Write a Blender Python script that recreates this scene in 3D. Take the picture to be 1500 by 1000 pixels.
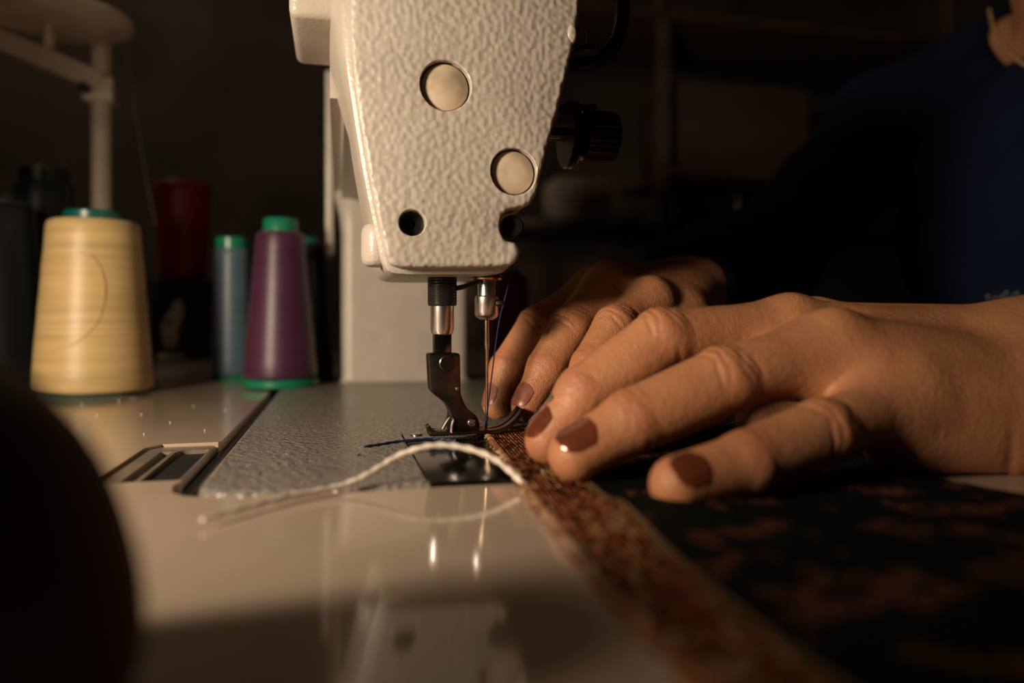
import bpy, bmesh, math, random
import numpy as np
from mathutils import Vector
random.seed(4); rng = np.random.default_rng(4)
PI = math.pi
for o in list(bpy.data.objects): bpy.data.objects.remove(o, do_unlink=True)
C = bpy.context.scene.collection
S = 0.001                      # everything below is written in millimetres
# ---------------------------------------------------------------- camera, world, lights
# x: towards the operator, y: along the machine arm (away), z: up, needle at the origin
TH = math.radians(13.0); cs, sn = math.cos(TH), math.sin(TH)
F, HZ, CH = 1106.0, 470.0, 46.0
def c2m(X, D): return ((X+10)*cs+(D-300)*sn, -(X+10)*sn+(D-300)*cs)
def at(px, py, D):             # point at camera depth D on a photo pixel
    x, y = c2m((px-750)*D/F, D); return np.array([x, y, CH+(HZ-py)*D/F])
def gz(px, py, z=0.0):         # point on a horizontal plane
    D = (CH-z)*F/(py-HZ); return at(px, py, D)
def gy(px, py, ym):            # point on the plane y = ym
    k = (px-750)/F             # y = -(kD+10)sn+(D-300)cs
    D = (ym+10*sn+300*cs)/(cs-k*sn); return at(px, py, D)
cam = bpy.data.cameras.new('camera'); camo = bpy.data.objects.new('camera', cam); C.objects.link(camo)
cx, cy = c2m(0, 0)
camo.location = (cx*S, cy*S, CH*S); camo.rotation_euler = (PI/2, 0, -TH)
cam.lens = F/1500*36; cam.sensor_width = 36; cam.shift_y = -0.02
cam.clip_start = 0.003; cam.clip_end = 30
cam.dof.use_dof = True; cam.dof.focus_distance = 0.292; cam.dof.aperture_fstop = 5.0
sc = bpy.context.scene; sc.camera = camo
vs = sc.view_settings; vs.view_transform = 'Standard'; vs.look = 'None'; vs.gamma = 1; vs.use_curve_mapping = False; vs.exposure = 0.0
w = bpy.data.worlds.new('room_air'); sc.world = w; w.use_nodes = True
w.node_tree.nodes['Background'].inputs[0].default_value = (1.0, 0.80, 0.62, 1); w.node_tree.nodes['Background'].inputs[1].default_value = 0.03
def spot(name, loc, aim, power, color, size, angle, blend):
    l = bpy.data.lights.new(name, 'SPOT'); l.energy = power; l.color = color; l.shadow_soft_size = size*S
    l.spot_size = math.radians(angle); l.spot_blend = blend
    o = bpy.data.objects.new(name, l); C.objects.link(o); o.location = Vector(loc)*S
    o.rotation_euler = (Vector(aim)-Vector(loc)).to_track_quat('-Z', 'Y').to_euler(); return o
spot('work_lamp_light', (-400, -265, 160), (-40, 100, 50), 13.0, (1.0, 0.79, 0.585), 48, 84, 0.9)
rl = bpy.data.lights.new('background_fill_light', 'POINT'); rl.energy = 5.0; rl.color = (1.0, 0.80, 0.60); rl.shadow_soft_size = 0.1  # added fill light without a real fixture, lifts the dark walls and shelves
rlo = bpy.data.objects.new('background_fill_light', rl); C.objects.link(rlo); rlo.location = (-0.65, 1.1, 1.3)
# ---------------------------------------------------------------- material helpers
def newmat(name):
    m = bpy.data.materials.new(name); m.use_nodes = True
    return m, m.node_tree, m.node_tree.nodes['Principled BSDF']
def nd(t, typ, ins=None, **kw):
    n = t.nodes.new(typ)
    for k, v in kw.items(): setattr(n, k, v)
    for k, v in (ins or {}).items():
        if isinstance(v, bpy.types.NodeSocket): t.links.new(v, n.inputs[k])
        else: n.inputs[k].default_value = v
    return n
def mth(t, op, a, b=0.0, c=None):
    d = {0: a, 1: b}
    if c is not None: d[2] = c
    return nd(t, 'ShaderNodeMath', d, operation=op).outputs[0]
def ramp(t, fac, stops, interp='LINEAR'):
    r = nd(t, 'ShaderNodeValToRGB', {0: fac}); cr = r.color_ramp; cr.interpolation = interp
    while len(cr.elements) < len(stops): cr.elements.new(0.5)
    for e, (p, col) in zip(cr.elements, stops): e.position = p; e.color = (*col, 1)
    return r.outputs[0]
def mixc(t, fac, a, b):
    n = nd(t, 'ShaderNodeMix', data_type='RGBA')
    for s_, v in ((n.inputs[0], fac), (n.inputs[6], a), (n.inputs[7], b)):
        if isinstance(v, bpy.types.NodeSocket): t.links.new(v, s_)
        else: s_.default_value = v if not isinstance(v, tuple) else (*v[:3], 1)
    return n.outputs[2]
def mat(name, col, rough=0.5, metal=0.0, var=0.06, vscale=60, bump=0.0, bscale=300, dist=0.0005, spec=0.5, coat=0.0, stretch=None, detail=3, emit=None):
    m, t, b = newmat(name)
    tc = nd(t, 'ShaderNodeTexCoord').outputs['Object']
    if stretch: tc = nd(t, 'ShaderNodeMapping', {0: tc, 3: stretch}).outputs[0]
    n = nd(t, 'ShaderNodeTexNoise', {'Vector': tc, 'Scale': vscale, 'Detail': 3.0}).outputs[0]
    lo = tuple(max(0, c*(1-var*2)) for c in col); hi = tuple(min(1, c*(1+var*2)) for c in col)
    t.links.new(ramp(t, n, [(0.3, lo), (0.7, hi)]), b.inputs['Base Color'])
    b.inputs['Roughness'].default_value = rough; b.inputs['Metallic'].default_value = metal
    b.inputs['Specular IOR Level'].default_value = spec; b.inputs['Coat Weight'].default_value = coat
    if bump:
        bn = nd(t, 'ShaderNodeTexNoise', {'Vector': tc, 'Scale': bscale, 'Detail': float(detail)}).outputs[0]
        t.links.new(nd(t, 'ShaderNodeBump', {'Strength': bump, 'Distance': dist, 'Height': bn}).outputs[0], b.inputs['Normal'])
    return m
M = {}
M['paint'] = mat('cream_orange_peel_paint', (0.52, 0.47, 0.40), 0.38, bump=0.8, bscale=450, dist=0.0007, var=0.03, detail=0)
M['paint_fine'] = mat('cream_fine_paint', (0.52, 0.47, 0.40), 0.33, bump=0.5, bscale=700, dist=0.0004, var=0.03, detail=1)
M['bed_paint'] = mat('grey_hammertone_paint', (0.23, 0.205, 0.175), 0.17, bump=1.0, bscale=480, dist=0.0014, var=0.04, detail=1)
M['table'] = mat('cream_gloss_laminate', (0.51, 0.40, 0.30), 0.085, var=0.05, vscale=9, bump=0.03, bscale=500, dist=0.0002, spec=0.55)
M['plug'] = mat('ivory_plastic_plug', (0.52, 0.42, 0.30), 0.35, var=0.2, vscale=70)
M['chrome'] = mat('polished_chrome', (0.80, 0.78, 0.75), 0.27, 1.0, var=0.02)
M['steel'] = mat('dark_polished_steel', (0.20, 0.19, 0.18), 0.2, 1.0, var=0.08, vscale=150)
M['plate_steel'] = mat('blackened_plate_steel', (0.10, 0.10, 0.10), 0.16, 1.0, var=0.1, vscale=40)
M['foot'] = mat('worn_foot_steel', (0.13, 0.11, 0.09), 0.3, 1.0, var=0.25, vscale=120, bump=0.1, bscale=700)
M['blackmetal'] = mat('blackened_metal', (0.018, 0.017, 0.016), 0.3, 0.3, bump=0.1, bscale=600)
M['brass'] = mat('brass', (0.72, 0.42, 0.16), 0.22, 1.0)
M['needle'] = mat('needle_nickel', (0.85, 0.66, 0.42), 0.2, 1.0)
M['rubber'] = mat('black_rubber', (0.012, 0.011, 0.010), 0.45, bump=0.1)
M['hinge'] = mat('brown_grey_hinge_plate', (0.23, 0.19, 0.15), 0.3, 0.2, var=0.15, vscale=40)
M['green'] = mat('green_plastic', (0.008, 0.19, 0.095), 0.3, var=0.05)
M['teal'] = mat('teal_plastic', (0.004, 0.10, 0.085), 0.3, var=0.05)
M['white_metal'] = mat('ivory_enamel_metal', (0.58, 0.48, 0.37), 0.4)
M['winder'] = mat('pale_cast_metal', (0.80, 0.70, 0.56), 0.4, 0.0)
M['dark'] = mat('dark_wood', (0.035, 0.022, 0.014), 0.5, var=0.25, vscale=25, stretch=(1, 8, 1))
M['navy_thread'] = mat('navy_thread', (0.008, 0.016, 0.07), 0.6)
M['cord'] = mat('white_cotton_cord', (0.78, 0.70, 0.60), 0.8, bump=0.5, bscale=900, dist=0.0006)
M['bundle'] = mat('dark_brown_cloth', (0.085, 0.052, 0.034), 0.85, var=0.2, vscale=40, bump=0.3, bscale=500)
M['wall'] = mat('brown_plaster', (0.13, 0.10, 0.078), 0.9, var=0.15, vscale=3, bump=0.1, bscale=40, dist=0.004)
M['floor'] = mat('dark_floor', (0.05, 0.035, 0.025), 0.6, var=0.2, vscale=5)
M['card'] = mat('pale_cardboard', (0.45, 0.35, 0.27), 0.8)
M['shelfwood'] = mat('brown_shelf_wood', (0.13, 0.075, 0.04), 0.55, var=0.2, vscale=20, stretch=(1, 10, 1))
M['tan'] = mat('tan_cloth', (0.10, 0.062, 0.045), 0.9)
M['olive'] = mat('olive_cloth', (0.07, 0.06, 0.03), 0.9)
M['bead'] = mat('bronze_bead', (0.60, 0.40, 0.20), 0.4, 0.8)
M['hair'] = mat('dark_brown_hair', (0.02, 0.012, 0.008), 0.5, stretch=(1, 1, 0.1), bump=0.6, bscale=300)
M['lint'] = mat('white_lint', (0.8, 0.75, 0.65), 0.9)
M['gap'] = mat('dark_underside', (0.01, 0.008, 0.006), 0.8)
def thread_mat(name, col, sheen=0.3):
    m, t, b = newmat(name)
    tc = nd(t, 'ShaderNodeTexCoord').outputs['Object']
    mp = nd(t, 'ShaderNodeMapping', {0: tc, 3: (14, 14, 900)}).outputs[0]
    n = nd(t, 'ShaderNodeTexNoise', {'Vector': mp, 'Scale': 1.0, 'Detail': 3.0}).outputs[0]
    mp2 = nd(t, 'ShaderNodeMapping', {0: tc, 3: (6, 6, 120)}).outputs[0]
    n2 = nd(t, 'ShaderNodeTexNoise', {'Vector': mp2, 'Scale': 1.0, 'Detail': 2.0}).outputs[0]
    f = mth(t, 'MULTIPLY_ADD', n2, 0.5, mth(t, 'MULTIPLY', n, 0.5))
    t.links.new(ramp(t, f, [(0.32, tuple(c*0.72 for c in col)), (0.68, tuple(min(1, c*1.2) for c in col))]), b.inputs['Base Color'])
    b.inputs['Roughness'].default_value = 0.4; b.inputs['Sheen Weight'].default_value = sheen*0.3
    t.links.new(nd(t, 'ShaderNodeBump', {'Strength': 0.35, 'Distance': 0.0004, 'Height': n}).outputs[0], b.inputs['Normal'])
    return m
def skin_mat():
    m, t, b = newmat('skin')
    tc = nd(t, 'ShaderNodeTexCoord').outputs['Object']
    n = nd(t, 'ShaderNodeTexNoise', {'Vector': tc, 'Scale': 55.0, 'Detail': 4.0}).outputs[0]
    base = ramp(t, n, [(0.3, (0.43, 0.183, 0.083)), (0.7, (0.55, 0.255, 0.122))])
    red = nd(t, 'ShaderNodeAttribute', attribute_name='red').outputs['Fac']
    t.links.new(mixc(t, red, base, (0.40, 0.135, 0.066)), b.inputs['Base Color'])
    b.inputs['Roughness'].default_value = 0.46
    b.inputs['Subsurface Weight'].default_value = 0.12; b.inputs['Subsurface Radius'].default_value = (1.0, 0.35, 0.18); b.inputs['Subsurface Scale'].default_value = 0.0022
    v = nd(t, 'ShaderNodeTexVoronoi', {'Vector': tc, 'Scale': 850.0}, feature='DISTANCE_TO_EDGE').outputs['Distance']
    n2 = nd(t, 'ShaderNodeTexNoise', {'Vector': tc, 'Scale': 420.0, 'Detail': 3.0}).outputs[0]
    h = mth(t, 'MULTIPLY_ADD', v, 0.9, n2)
    t.links.new(nd(t, 'ShaderNodeBump', {'Strength': 0.6, 'Distance': 0.0005, 'Height': h}).outputs[0], b.inputs['Normal'])
    return m
M['skin'] = skin_mat()
M['nail'] = mat('bronze_nail_varnish', (0.25, 0.068, 0.032), 0.2, 0.5, var=0.1, vscale=200, coat=1.0)
M['nail_worn'] = mat('worn_brown_nail_varnish', (0.27, 0.095, 0.055), 0.35, 0.1, var=0.15, vscale=300)
def sweater_mat():
    m, t, b = newmat('navy_knit')
    tc = nd(t, 'ShaderNodeTexCoord').outputs['Object']
    n = nd(t, 'ShaderNodeTexNoise', {'Vector': tc, 'Scale': 12.0, 'Detail': 3.0}).outputs[0]
    t.links.new(ramp(t, n, [(0.3, (0.005, 0.010, 0.026)), (0.7, (0.008, 0.016, 0.042))]), b.inputs['Base Color'])
    b.inputs['Roughness'].default_value = 0.9; b.inputs['Specular IOR Level'].default_value = 0.1
    n2 = nd(t, 'ShaderNodeTexNoise', {'Vector': tc, 'Scale': 600.0}).outputs[0]
    t.links.new(nd(t, 'ShaderNodeBump', {'Strength': 0.3, 'Distance': 0.001, 'Height': n2}).outputs[0], b.inputs['Normal'])
    return m
M['sweater'] = sweater_mat()
def kilim_mat():
    m, t, b = newmat('woven_tapestry')
    uv = nd(t, 'ShaderNodeUVMap', uv_map='weave').outputs[0]
    sp = nd(t, 'ShaderNodeSeparateXYZ', {0: uv}); u, v = sp.outputs[0], sp.outputs[1]    # millimetres / 100
    u = mth(t, 'MULTIPLY', u, 100.0); v = mth(t, 'MULTIPLY', v, 100.0)
    cu = mth(t, 'DIVIDE', u, 1.25); iu = mth(t, 'FLOOR', cu)
    cv = mth(t, 'ADD', mth(t, 'DIVIDE', v, 2.0), mth(t, 'MULTIPLY', mth(t, 'MODULO', iu, 2.0), 0.5)); iv = mth(t, 'FLOOR', cv)
    cell = nd(t, 'ShaderNodeCombineXYZ', {0: iu, 1: iv}).outputs[0]
    r = nd(t, 'ShaderNodeTexWhiteNoise', {'Vector': cell}, noise_dimensions='2D').outputs['Value']
    big = nd(t, 'ShaderNodeTexNoise', {'Vector': nd(t, 'ShaderNodeCombineXYZ', {0: mth(t, 'MULTIPLY', iu, 0.5), 1: mth(t, 'MULTIPLY', iv, 0.28)}).outputs[0], 'Scale': 1.0, 'Detail': 1.0}, noise_dimensions='2D').outputs[0]
    sel = mth(t, 'ADD', mth(t, 'MULTIPLY', r, 0.55), mth(t, 'MULTIPLY', big, 0.5))
    border = ramp(t, sel, [(0.0, (0.030, 0.010, 0.007)), (0.36, (0.16, 0.035, 0.014)), (0.48, (0.27, 0.085, 0.030)), (0.60, (0.30, 0.16, 0.065)), (0.70, (0.12, 0.028, 0.015)), (0.80, (0.42, 0.30, 0.17))], 'CONSTANT')
    mot = nd(t, 'ShaderNodeTexNoise', {'Vector': nd(t, 'ShaderNodeCombineXYZ', {0: mth(t, 'MULTIPLY', iu, 0.075), 1: mth(t, 'MULTIPLY', iv, 0.13)}).outputs[0], 'Scale': 1.0, 'Detail': 2.0}, noise_dimensions='2D').outputs[0]
    mot = mth(t, 'ADD', mot, mth(t, 'MULTIPLY', r, 0.05))
    body = ramp(t, mot, [(0.0, (0.006, 0.007, 0.005)), (0.59, (0.060, 0.021, 0.010)), (0.65, (0.10, 0.042, 0.018)), (0.71, (0.02, 0.012, 0.008))], 'CONSTANT')
    inb = mth(t, 'LESS_THAN', u, 17.5)
    line = mth(t, 'MULTIPLY', mth(t, 'GREATER_THAN', u, 17.5), mth(t, 'LESS_THAN', u, 19.6))
    col = mixc(t, inb, body, border); col = mixc(t, line, col, (0.17, 0.10, 0.045, 1))
    t.links.new(col, b.inputs['Base Color']); b.inputs['Roughness'].default_value = 0.85; b.inputs['Specular IOR Level'].default_value = 0.04
    hu = mth(t, 'SINE', mth(t, 'MULTIPLY', mth(t, 'FRACT', cu), PI)); hv = mth(t, 'SINE', mth(t, 'MULTIPLY', mth(t, 'FRACT', cv), PI))
    h = mth(t, 'MULTIPLY', hu, mth(t, 'POWER', hv, 0.5))
    t.links.new(nd(t, 'ShaderNodeBump', {'Strength': 0.9, 'Distance': 0.0009, 'Height': h}).outputs[0], b.inputs['Normal'])
    return m
M['kilim'] = kilim_mat()
# ---------------------------------------------------------------- object helpers
def tag(o, label, cat, group=None):
    o['label'] = label; o['category'] = cat
    if group: o['group'] = group
    return o
def empty(name, loc, label, cat, group=None):
    o = bpy.data.objects.new(name, None); C.objects.link(o); o.location = Vector(loc)*S; o.empty_display_size = 0.01
    return tag(o, label, cat, group)
def obj(name, V, Fc, m, parent=None, smooth=True, angle=35):
    me = bpy.data.meshes.new(name)
    me.from_pydata([tuple(float(a)*S for a in v) for v in V], [], [tuple(int(i) for i in f) for f in Fc])
    return finish(name, me, m, parent, smooth, angle)
def bobj(name, bm, m, parent=None, smooth=True, angle=35):
    bmesh.ops.scale(bm, vec=(S, S, S), verts=bm.verts)
    me = bpy.data.meshes.new(name); bm.to_mesh(me); bm.free()
    return finish(name, me, m, parent, smooth, angle)
def finish(name, me, m, parent, smooth, angle):
    bm = bmesh.new(); bm.from_mesh(me); bmesh.ops.recalc_face_normals(bm, faces=bm.faces)
    if smooth:
        a = math.radians(angle)
        for f in bm.faces: f.smooth = True
        for e in bm.edges:
            if len(e.link_faces) == 2 and e.calc_face_angle(0) > a: e.smooth = False
    bm.to_mesh(me); bm.free()
    me.materials.append(M[m] if isinstance(m, str) else m)
    o = bpy.data.objects.new(name, me); C.objects.link(o)
    if parent:
        o.parent = parent; p = Vector((0, 0, 0)); q = parent
        while q: p += q.location; q = q.parent
        if p.length > 0: me.transform(__import__('mathutils').Matrix.Translation(-p))
    return o
def bbox(name, x0, x1, y0, y1, z0, z1, m, parent=None, bev=0.0, seg=3, only=None):
    bm = bmesh.new(); bmesh.ops.create_cube(bm, size=1)
    for v in bm.verts: v.co = Vector(((x0+x1)/2+v.co.x*(x1-x0), (y0+y1)/2+v.co.y*(y1-y0), (z0+z1)/2+v.co.z*(z1-z0)))
    if bev:
        es = bm.edges if only is None else [e for e in bm.edges if only(e)]
        bmesh.ops.bevel(bm, geom=list(es), offset=bev, segments=seg, affect='EDGES', profile=0.5)
    return bobj(name, bm, m, parent)
def frame(d, up=None):
    d = np.asarray(d, float); d = d/np.linalg.norm(d)
    a = np.array(up if up is not None else ((0, 0, 1) if abs(d[2]) < 0.9 else (0, 1, 0)), float)
    s = np.cross(d, a); s /= np.linalg.norm(s); return d, s, np.cross(s, d)
def lathe_mesh(prof, n=32, base=(0, 0, 0), axis=(0, 0, 1)):
    d, s, u = frame(axis); base = np.asarray(base, float); V = []; Fc = []
    for (r, h) in prof:
        for k in range(n):
            a = 2*PI*k/n; V.append(base+d*h+(s*math.cos(a)+u*math.sin(a))*r)
    for i in range(len(prof)-1):
        for k in range(n): Fc.append((i*n+k, i*n+(k+1) % n, (i+1)*n+(k+1) % n, (i+1)*n+k))
    Fc.append(tuple(range(n-1, -1, -1))); Fc.append(tuple((len(prof)-1)*n+k for k in range(n)))
    return V, Fc
def lathe(name, prof, m, parent=None, n=32, base=(0, 0, 0), axis=(0, 0, 1), angle=35):
    V, Fc = lathe_mesh(prof, n, base, axis); return obj(name, V, Fc, m, parent, True, angle)
def spline(pts, n=8):
    pts = np.asarray(pts, float); P = np.vstack([2*pts[0]-pts[1], pts, 2*pts[-1]-pts[-2]]); out = []
    for i in range(1, len(P)-2):
        for k in range(n):
            t = k/n; a, b, c, d = P[i-1:i+3]
            out.append(0.5*((2*b)+(c-a)*t+(2*a-5*b+4*c-d)*t*t+(-a+3*b-3*c+d)*t**3))
    out.append(pts[-1]); return np.array(out)
def tube_mesh(pts, r, n=8, rmod=None):
    pts = np.asarray(pts, float); V = []; Fc = []; up = None
    for i, p in enumerate(pts):
        d = pts[min(i+1, len(pts)-1)]-pts[max(i-1, 0)]
        d, s, u = frame(d, up); up = u
        for k in range(n):
            a = 2*PI*k/n; rr = (r[i] if hasattr(r, '__len__') else r)*(rmod(i, a) if rmod else 1)
            V.append(p+(s*math.cos(a)+u*math.sin(a))*rr)
    for i in range(len(pts)-1):
        for k in range(n): Fc.append((i*n+k, i*n+(k+1) % n, (i+1)*n+(k+1) % n, (i+1)*n+k))
    Fc.append(tuple(range(n-1, -1, -1))); Fc.append(tuple((len(pts)-1)*n+k for k in range(n)))
    return V, Fc
def tube(name, pts, r, m, parent=None, n=8, sub=6, rmod=None):
    if sub: pts = spline(pts, sub)
    V, Fc = tube_mesh(pts, r, n, rmod); return obj(name, V, Fc, m, parent)
def inset(loop, d):            # loop: (n,2) counter-clockwise; positive d shrinks
    L = np.asarray(loop, float); a = np.roll(L, 1, 0); b = np.roll(L, -1, 0)
    e1 = L-a; e2 = b-L
    n1 = np.stack([-e1[:, 1], e1[:, 0]], 1); n2 = np.stack([-e2[:, 1], e2[:, 0]], 1)
    n1 /= np.linalg.norm(n1, axis=1)[:, None]+1e-9; n2 /= np.linalg.norm(n2, axis=1)[:, None]+1e-9
    n = n1+n2; n /= np.linalg.norm(n, axis=1)[:, None]+1e-9
    k = np.clip(1/np.maximum(0.5, (n*n1).sum(1)), 1, 1.6)
    return L+n*(d*k)[:, None]
def ccw(L):
    L = np.asarray(L, float); x, y = L[:, 0], L[:, 1]
    return L if (x*np.roll(y, -1)-np.roll(x, -1)*y).sum() > 0 else L[::-1]
def rounded(pts, r, seg=5):    # round the corners of a polygon, r scalar or list
    pts = [np.asarray(p, float) for p in pts]; out = []; n = len(pts)
    for i in range(n):
        p = pts[i]; a = pts[i-1]; b = pts[(i+1) % n]; rr = r[i] if hasattr(r, '__len__') else r
        da = a-p; db = b-p; la = np.linalg.norm(da); lb = np.linalg.norm(db); q = min(rr, la*0.49, lb*0.49)
        A = p+da/la*q; B = p+db/lb*q
        for k in range(seg+1):
            t = k/seg; out.append((1-t)**2*A+2*t*(1-t)*p+t*t*B)
    return np.array(out)
def circ(c, r, n=28): return np.array([(c[0]+r*math.cos(2*PI*k/n), c[1]+r*math.sin(2*PI*k/n)) for k in range(n)])
def slab(name, outer, rings, m, parent=None, holes=(), to3=None, hole_rings=None, back=True):
    """outer loop swept through rings [(inset, h)], first ring capped (with holes), last ring capped."""
    to3 = to3 or (lambda p, h: (p[0], p[1], h))
    bm = bmesh.new(); outer = ccw(outer); loops = []
    for (d, h) in rings:
        loops.append([bm.verts.new(to3(p, h)) for p in inset(outer, d)])
    for A, B in zip(loops[:-1], loops[1:]):
        n = len(A)
        for k in range(n): bm.faces.new((A[k], A[(k+1) % n], B[(k+1) % n], B[k]))
    def cap(vl, hl):
        es = []
        for L in [vl]+hl:
            for k in range(len(L)):
                e = bm.edges.get((L[k], L[(k+1) % len(L)])) or bm.edges.new((L[k], L[(k+1) % len(L)])); es.append(e)
        bmesh.ops.triangle_fill(bm, use_beauty=True, use_dissolve=False, edges=es)
    f_h, b_h = [], []
    hr = hole_rings or [(0, rings[0][1]), (0, rings[-1][1])]
    for hole in holes:
        hole = ccw(hole); HL = [[bm.verts.new(to3(p, h)) for p in inset(hole, d)] for (d, h) in hr]
        for A, B in zip(HL[:-1], HL[1:]):
            n = len(A)
            for k in range(n): bm.faces.new((A[k], B[k], B[(k+1) % n], A[(k+1) % n]))
        f_h.append(HL[0]); b_h.append(HL[-1])
    cap(loops[0], f_h)
    if back: cap(loops[-1], b_h)
    return bobj(name, bm, m, parent)
# ---------------------------------------------------------------- implicit surfaces for bodies
def cap(P, a, b, ra, rb):
    a = np.asarray(a, np.float32); b = np.asarray(b, np.float32); ba = b-a
    t = np.clip(((P-a)@ba)/max(1e-6, float(ba@ba)), 0, 1)
    return np.linalg.norm(P-a-t[:, None]*ba, axis=1)-(ra+(rb-ra)*t)
def ell(P, c, r, R=None):
    q = P-np.asarray(c, np.float32)
    if R is not None: q = q@np.asarray(R, np.float32).T
    r = np.asarray(r, np.float32); k0 = np.linalg.norm(q/r, axis=1); k1 = np.linalg.norm(q/(r*r), axis=1)
    return k0*(k0-1)/np.maximum(k1, 1e-6)
def smin(a, b, k):
    h = np.clip(0.5+0.5*(b-a)/k, 0, 1); return b+(a-b)*h-k*h*(1-h)
def surfnet(fn, lo, hi, h):
    lo = np.asarray(lo, float); hi = np.asarray(hi, float); n = np.ceil((hi-lo)/h).astype(int)+1
    xs = [lo[i]+h*np.arange(n[i]) for i in range(3)]
    B = 4; nb = -(-n//B)       # coarse blocks first, fine samples only near the surface
    cen = np.stack(np.meshgrid(*[lo[i]+h*(B*np.arange(nb[i])+(B-1)/2) for i in range(3)], indexing='ij'), -1).reshape(-1, 3).astype(np.float32)
    dc = fn(cen).reshape(nb)
    G = np.repeat(np.repeat(np.repeat(dc, B, 0), B, 1), B, 2)[:n[0], :n[1], :n[2]].copy()
    near = np.abs(dc) < 1.5*B*h*0.87+2.5*h
    near = np.repeat(np.repeat(np.repeat(near, B, 0), B, 1), B, 2)[:n[0], :n[1], :n[2]]
    ii = np.argwhere(near)
    for i in range(0, len(ii), 400000):
        e = ii[i:i+400000]; G[tuple(e.T)] = fn((lo+h*e).astype(np.float32))
    s = G < 0
    cnt = np.zeros(n-1, np.int8)
    for c in np.ndindex(2, 2, 2): cnt += s[c[0]:n[0]-1+c[0], c[1]:n[1]-1+c[1], c[2]:n[2]-1+c[2]]
    act = np.argwhere((cnt > 0) & (cnt < 8)); idx = -np.ones(n-1, np.int64); idx[tuple(act.T)] = np.arange(len(act))
    pos = np.zeros((len(act), 3)); num = np.zeros(len(act))
    cor = list(np.ndindex(2, 2, 2))
    for a in cor:
        for ax in range(3):
            if a[ax]: continue
            b = list(a); b[ax] = 1
            fa = G[tuple((act+a).T)]; fb = G[tuple((act+b).T)]; cr = (fa < 0) != (fb < 0)
            t = np.where(cr, fa/np.where(cr, fa-fb, 1), 0); p = np.tile(np.array(a, float), (len(act), 1)); p[:, ax] = t
            pos += np.where(cr[:, None], p, 0); num += cr
    V = lo+h*(act+pos/num[:, None]); Q = []
    for ax in range(3):
        sl0 = [slice(None)]*3; sl1 = [slice(None)]*3; sl0[ax] = slice(0, -1); sl1[ax] = slice(1, None)
        E = np.argwhere(s[tuple(sl0)] != s[tuple(sl1)]); b, c = [(1, 2), (2, 0), (0, 1)][ax]
        E = E[(E[:, b] > 0) & (E[:, c] > 0) & (E[:, b] < n[b]-1) & (E[:, c] < n[c]-1)]
        q = []
        for db, dc in ((-1, -1), (0, -1), (0, 0), (-1, 0)):
            e = E.copy(); e[:, b] += db; e[:, c] += dc; q.append(idx[tuple(e.T)])
        q = np.stack(q, 1); ins = s[tuple(E.T)]; q[~ins] = q[~ins][:, ::-1]; Q.append(q)
    Q = np.vstack(Q); Q = Q[(Q >= 0).all(1)]
    for _ in range(2):         # settle on the surface
        d = fn(V.astype(np.float32)); g = np.stack([fn((V+np.eye(3)[i]*0.3*h).astype(np.float32))-d for i in range(3)], 1)
        g /= np.linalg.norm(g, axis=1)[:, None]+1e-9; V = V-g*np.clip(d, -h, h)[:, None]*0.9
    return V, Q, g
def npmesh(name, V, Q, m, parent=None, attr=None):
    me = bpy.data.meshes.new(name); me.vertices.add(len(V)); me.vertices.foreach_set('co', (np.asarray(V)*S).ravel())
    k = Q.shape[1]; me.loops.add(Q.size); me.loops.foreach_set('vertex_index', Q.ravel().astype(np.int32))
    me.polygons.add(len(Q)); me.polygons.foreach_set('loop_start', (np.arange(len(Q))*k).astype(np.int32))
    me.polygons.foreach_set('loop_total', np.full(len(Q), k, np.int32)); me.polygons.foreach_set('use_smooth', np.ones(len(Q), bool))
    me.update(); me.validate()
    if attr is not None:
        a = me.attributes.new('red', 'FLOAT', 'POINT'); a.data.foreach_set('value', attr.astype(np.float32))
    me.materials.append(M[m]); o = bpy.data.objects.new(name, me); C.objects.link(o)
    if parent:
        o.parent = parent; me.transform(__import__('mathutils').Matrix.Translation(-parent.location))
    return o
#==SETTING
# ---------------------------------------------------------------- the room
def struct(o): o['kind'] = 'structure'; return o
struct(bbox('floor', -1900, 2200, -1200, 2500, -790, -750, 'floor'))
struct(bbox('wall_back', -1900, 2200, 2300, 2360, -750, 1700, 'wall'))
struct(bbox('wall_left', -1960, -1900, -1200, 2360, -750, 1700, 'wall'))
struct(bbox('wall_right', 2200, 2260, -1200, 2360, -750, 1700, 'wall'))
struct(bbox('wall_front', -1960, 2260, -1260, -1200, -750, 1700, 'wall'))
struct(bbox('ceiling', -1960, 2260, -1260, 2360, 1700, 1760, 'wall'))
# ---------------------------------------------------------------- sewing table
TZ = -1.0
table = empty('sewing_table', (0, 300, -750), 'glossy cream sewing table with a cut-out around the machine bed', 'table')
hole = [(83, -81.7), (-83, -81.7), (-92, -80), (-98, -77), (-102, -72), (-103.5, -64), (-102.5, -55), (-124, -55), (-127.5, -52), (-127.5, 8), (-123, 16), (-103, 17), (-102, 19), (-102, 378), (83, 378)]
slab('tabletop', [(-430, -480), (330, -480), (330, 860), (-430, 860)], [(2, TZ), (0.6, TZ-0.6), (0, TZ-2), (0, TZ-28)], 'table', table, holes=[hole])
for x, y in ((-380, -430), (280, -430), (-380, 810), (280, 810)): bbox('leg', x-20, x+20, y-20, y+20, -750, TZ-28, 'white_metal', table, 4)
hp = slab('hinge_plate', rounded([(-126.8, -54), (-103.2, -54), (-103.2, 15.6), (-126.8, 15.6)], [2, 1, 3, 7]), [(0.4, -2.0), (0, -2.6), (0, -5)], 'hinge', table,
     holes=[rounded([(-121, -50), (-117, -50), (-117, 4), (-121, 4)], 0.8), rounded([(-115.5, -50), (-104.5, -50), (-104.5, 6), (-115.5, 6)], [1, 1, 1, 6])])
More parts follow.
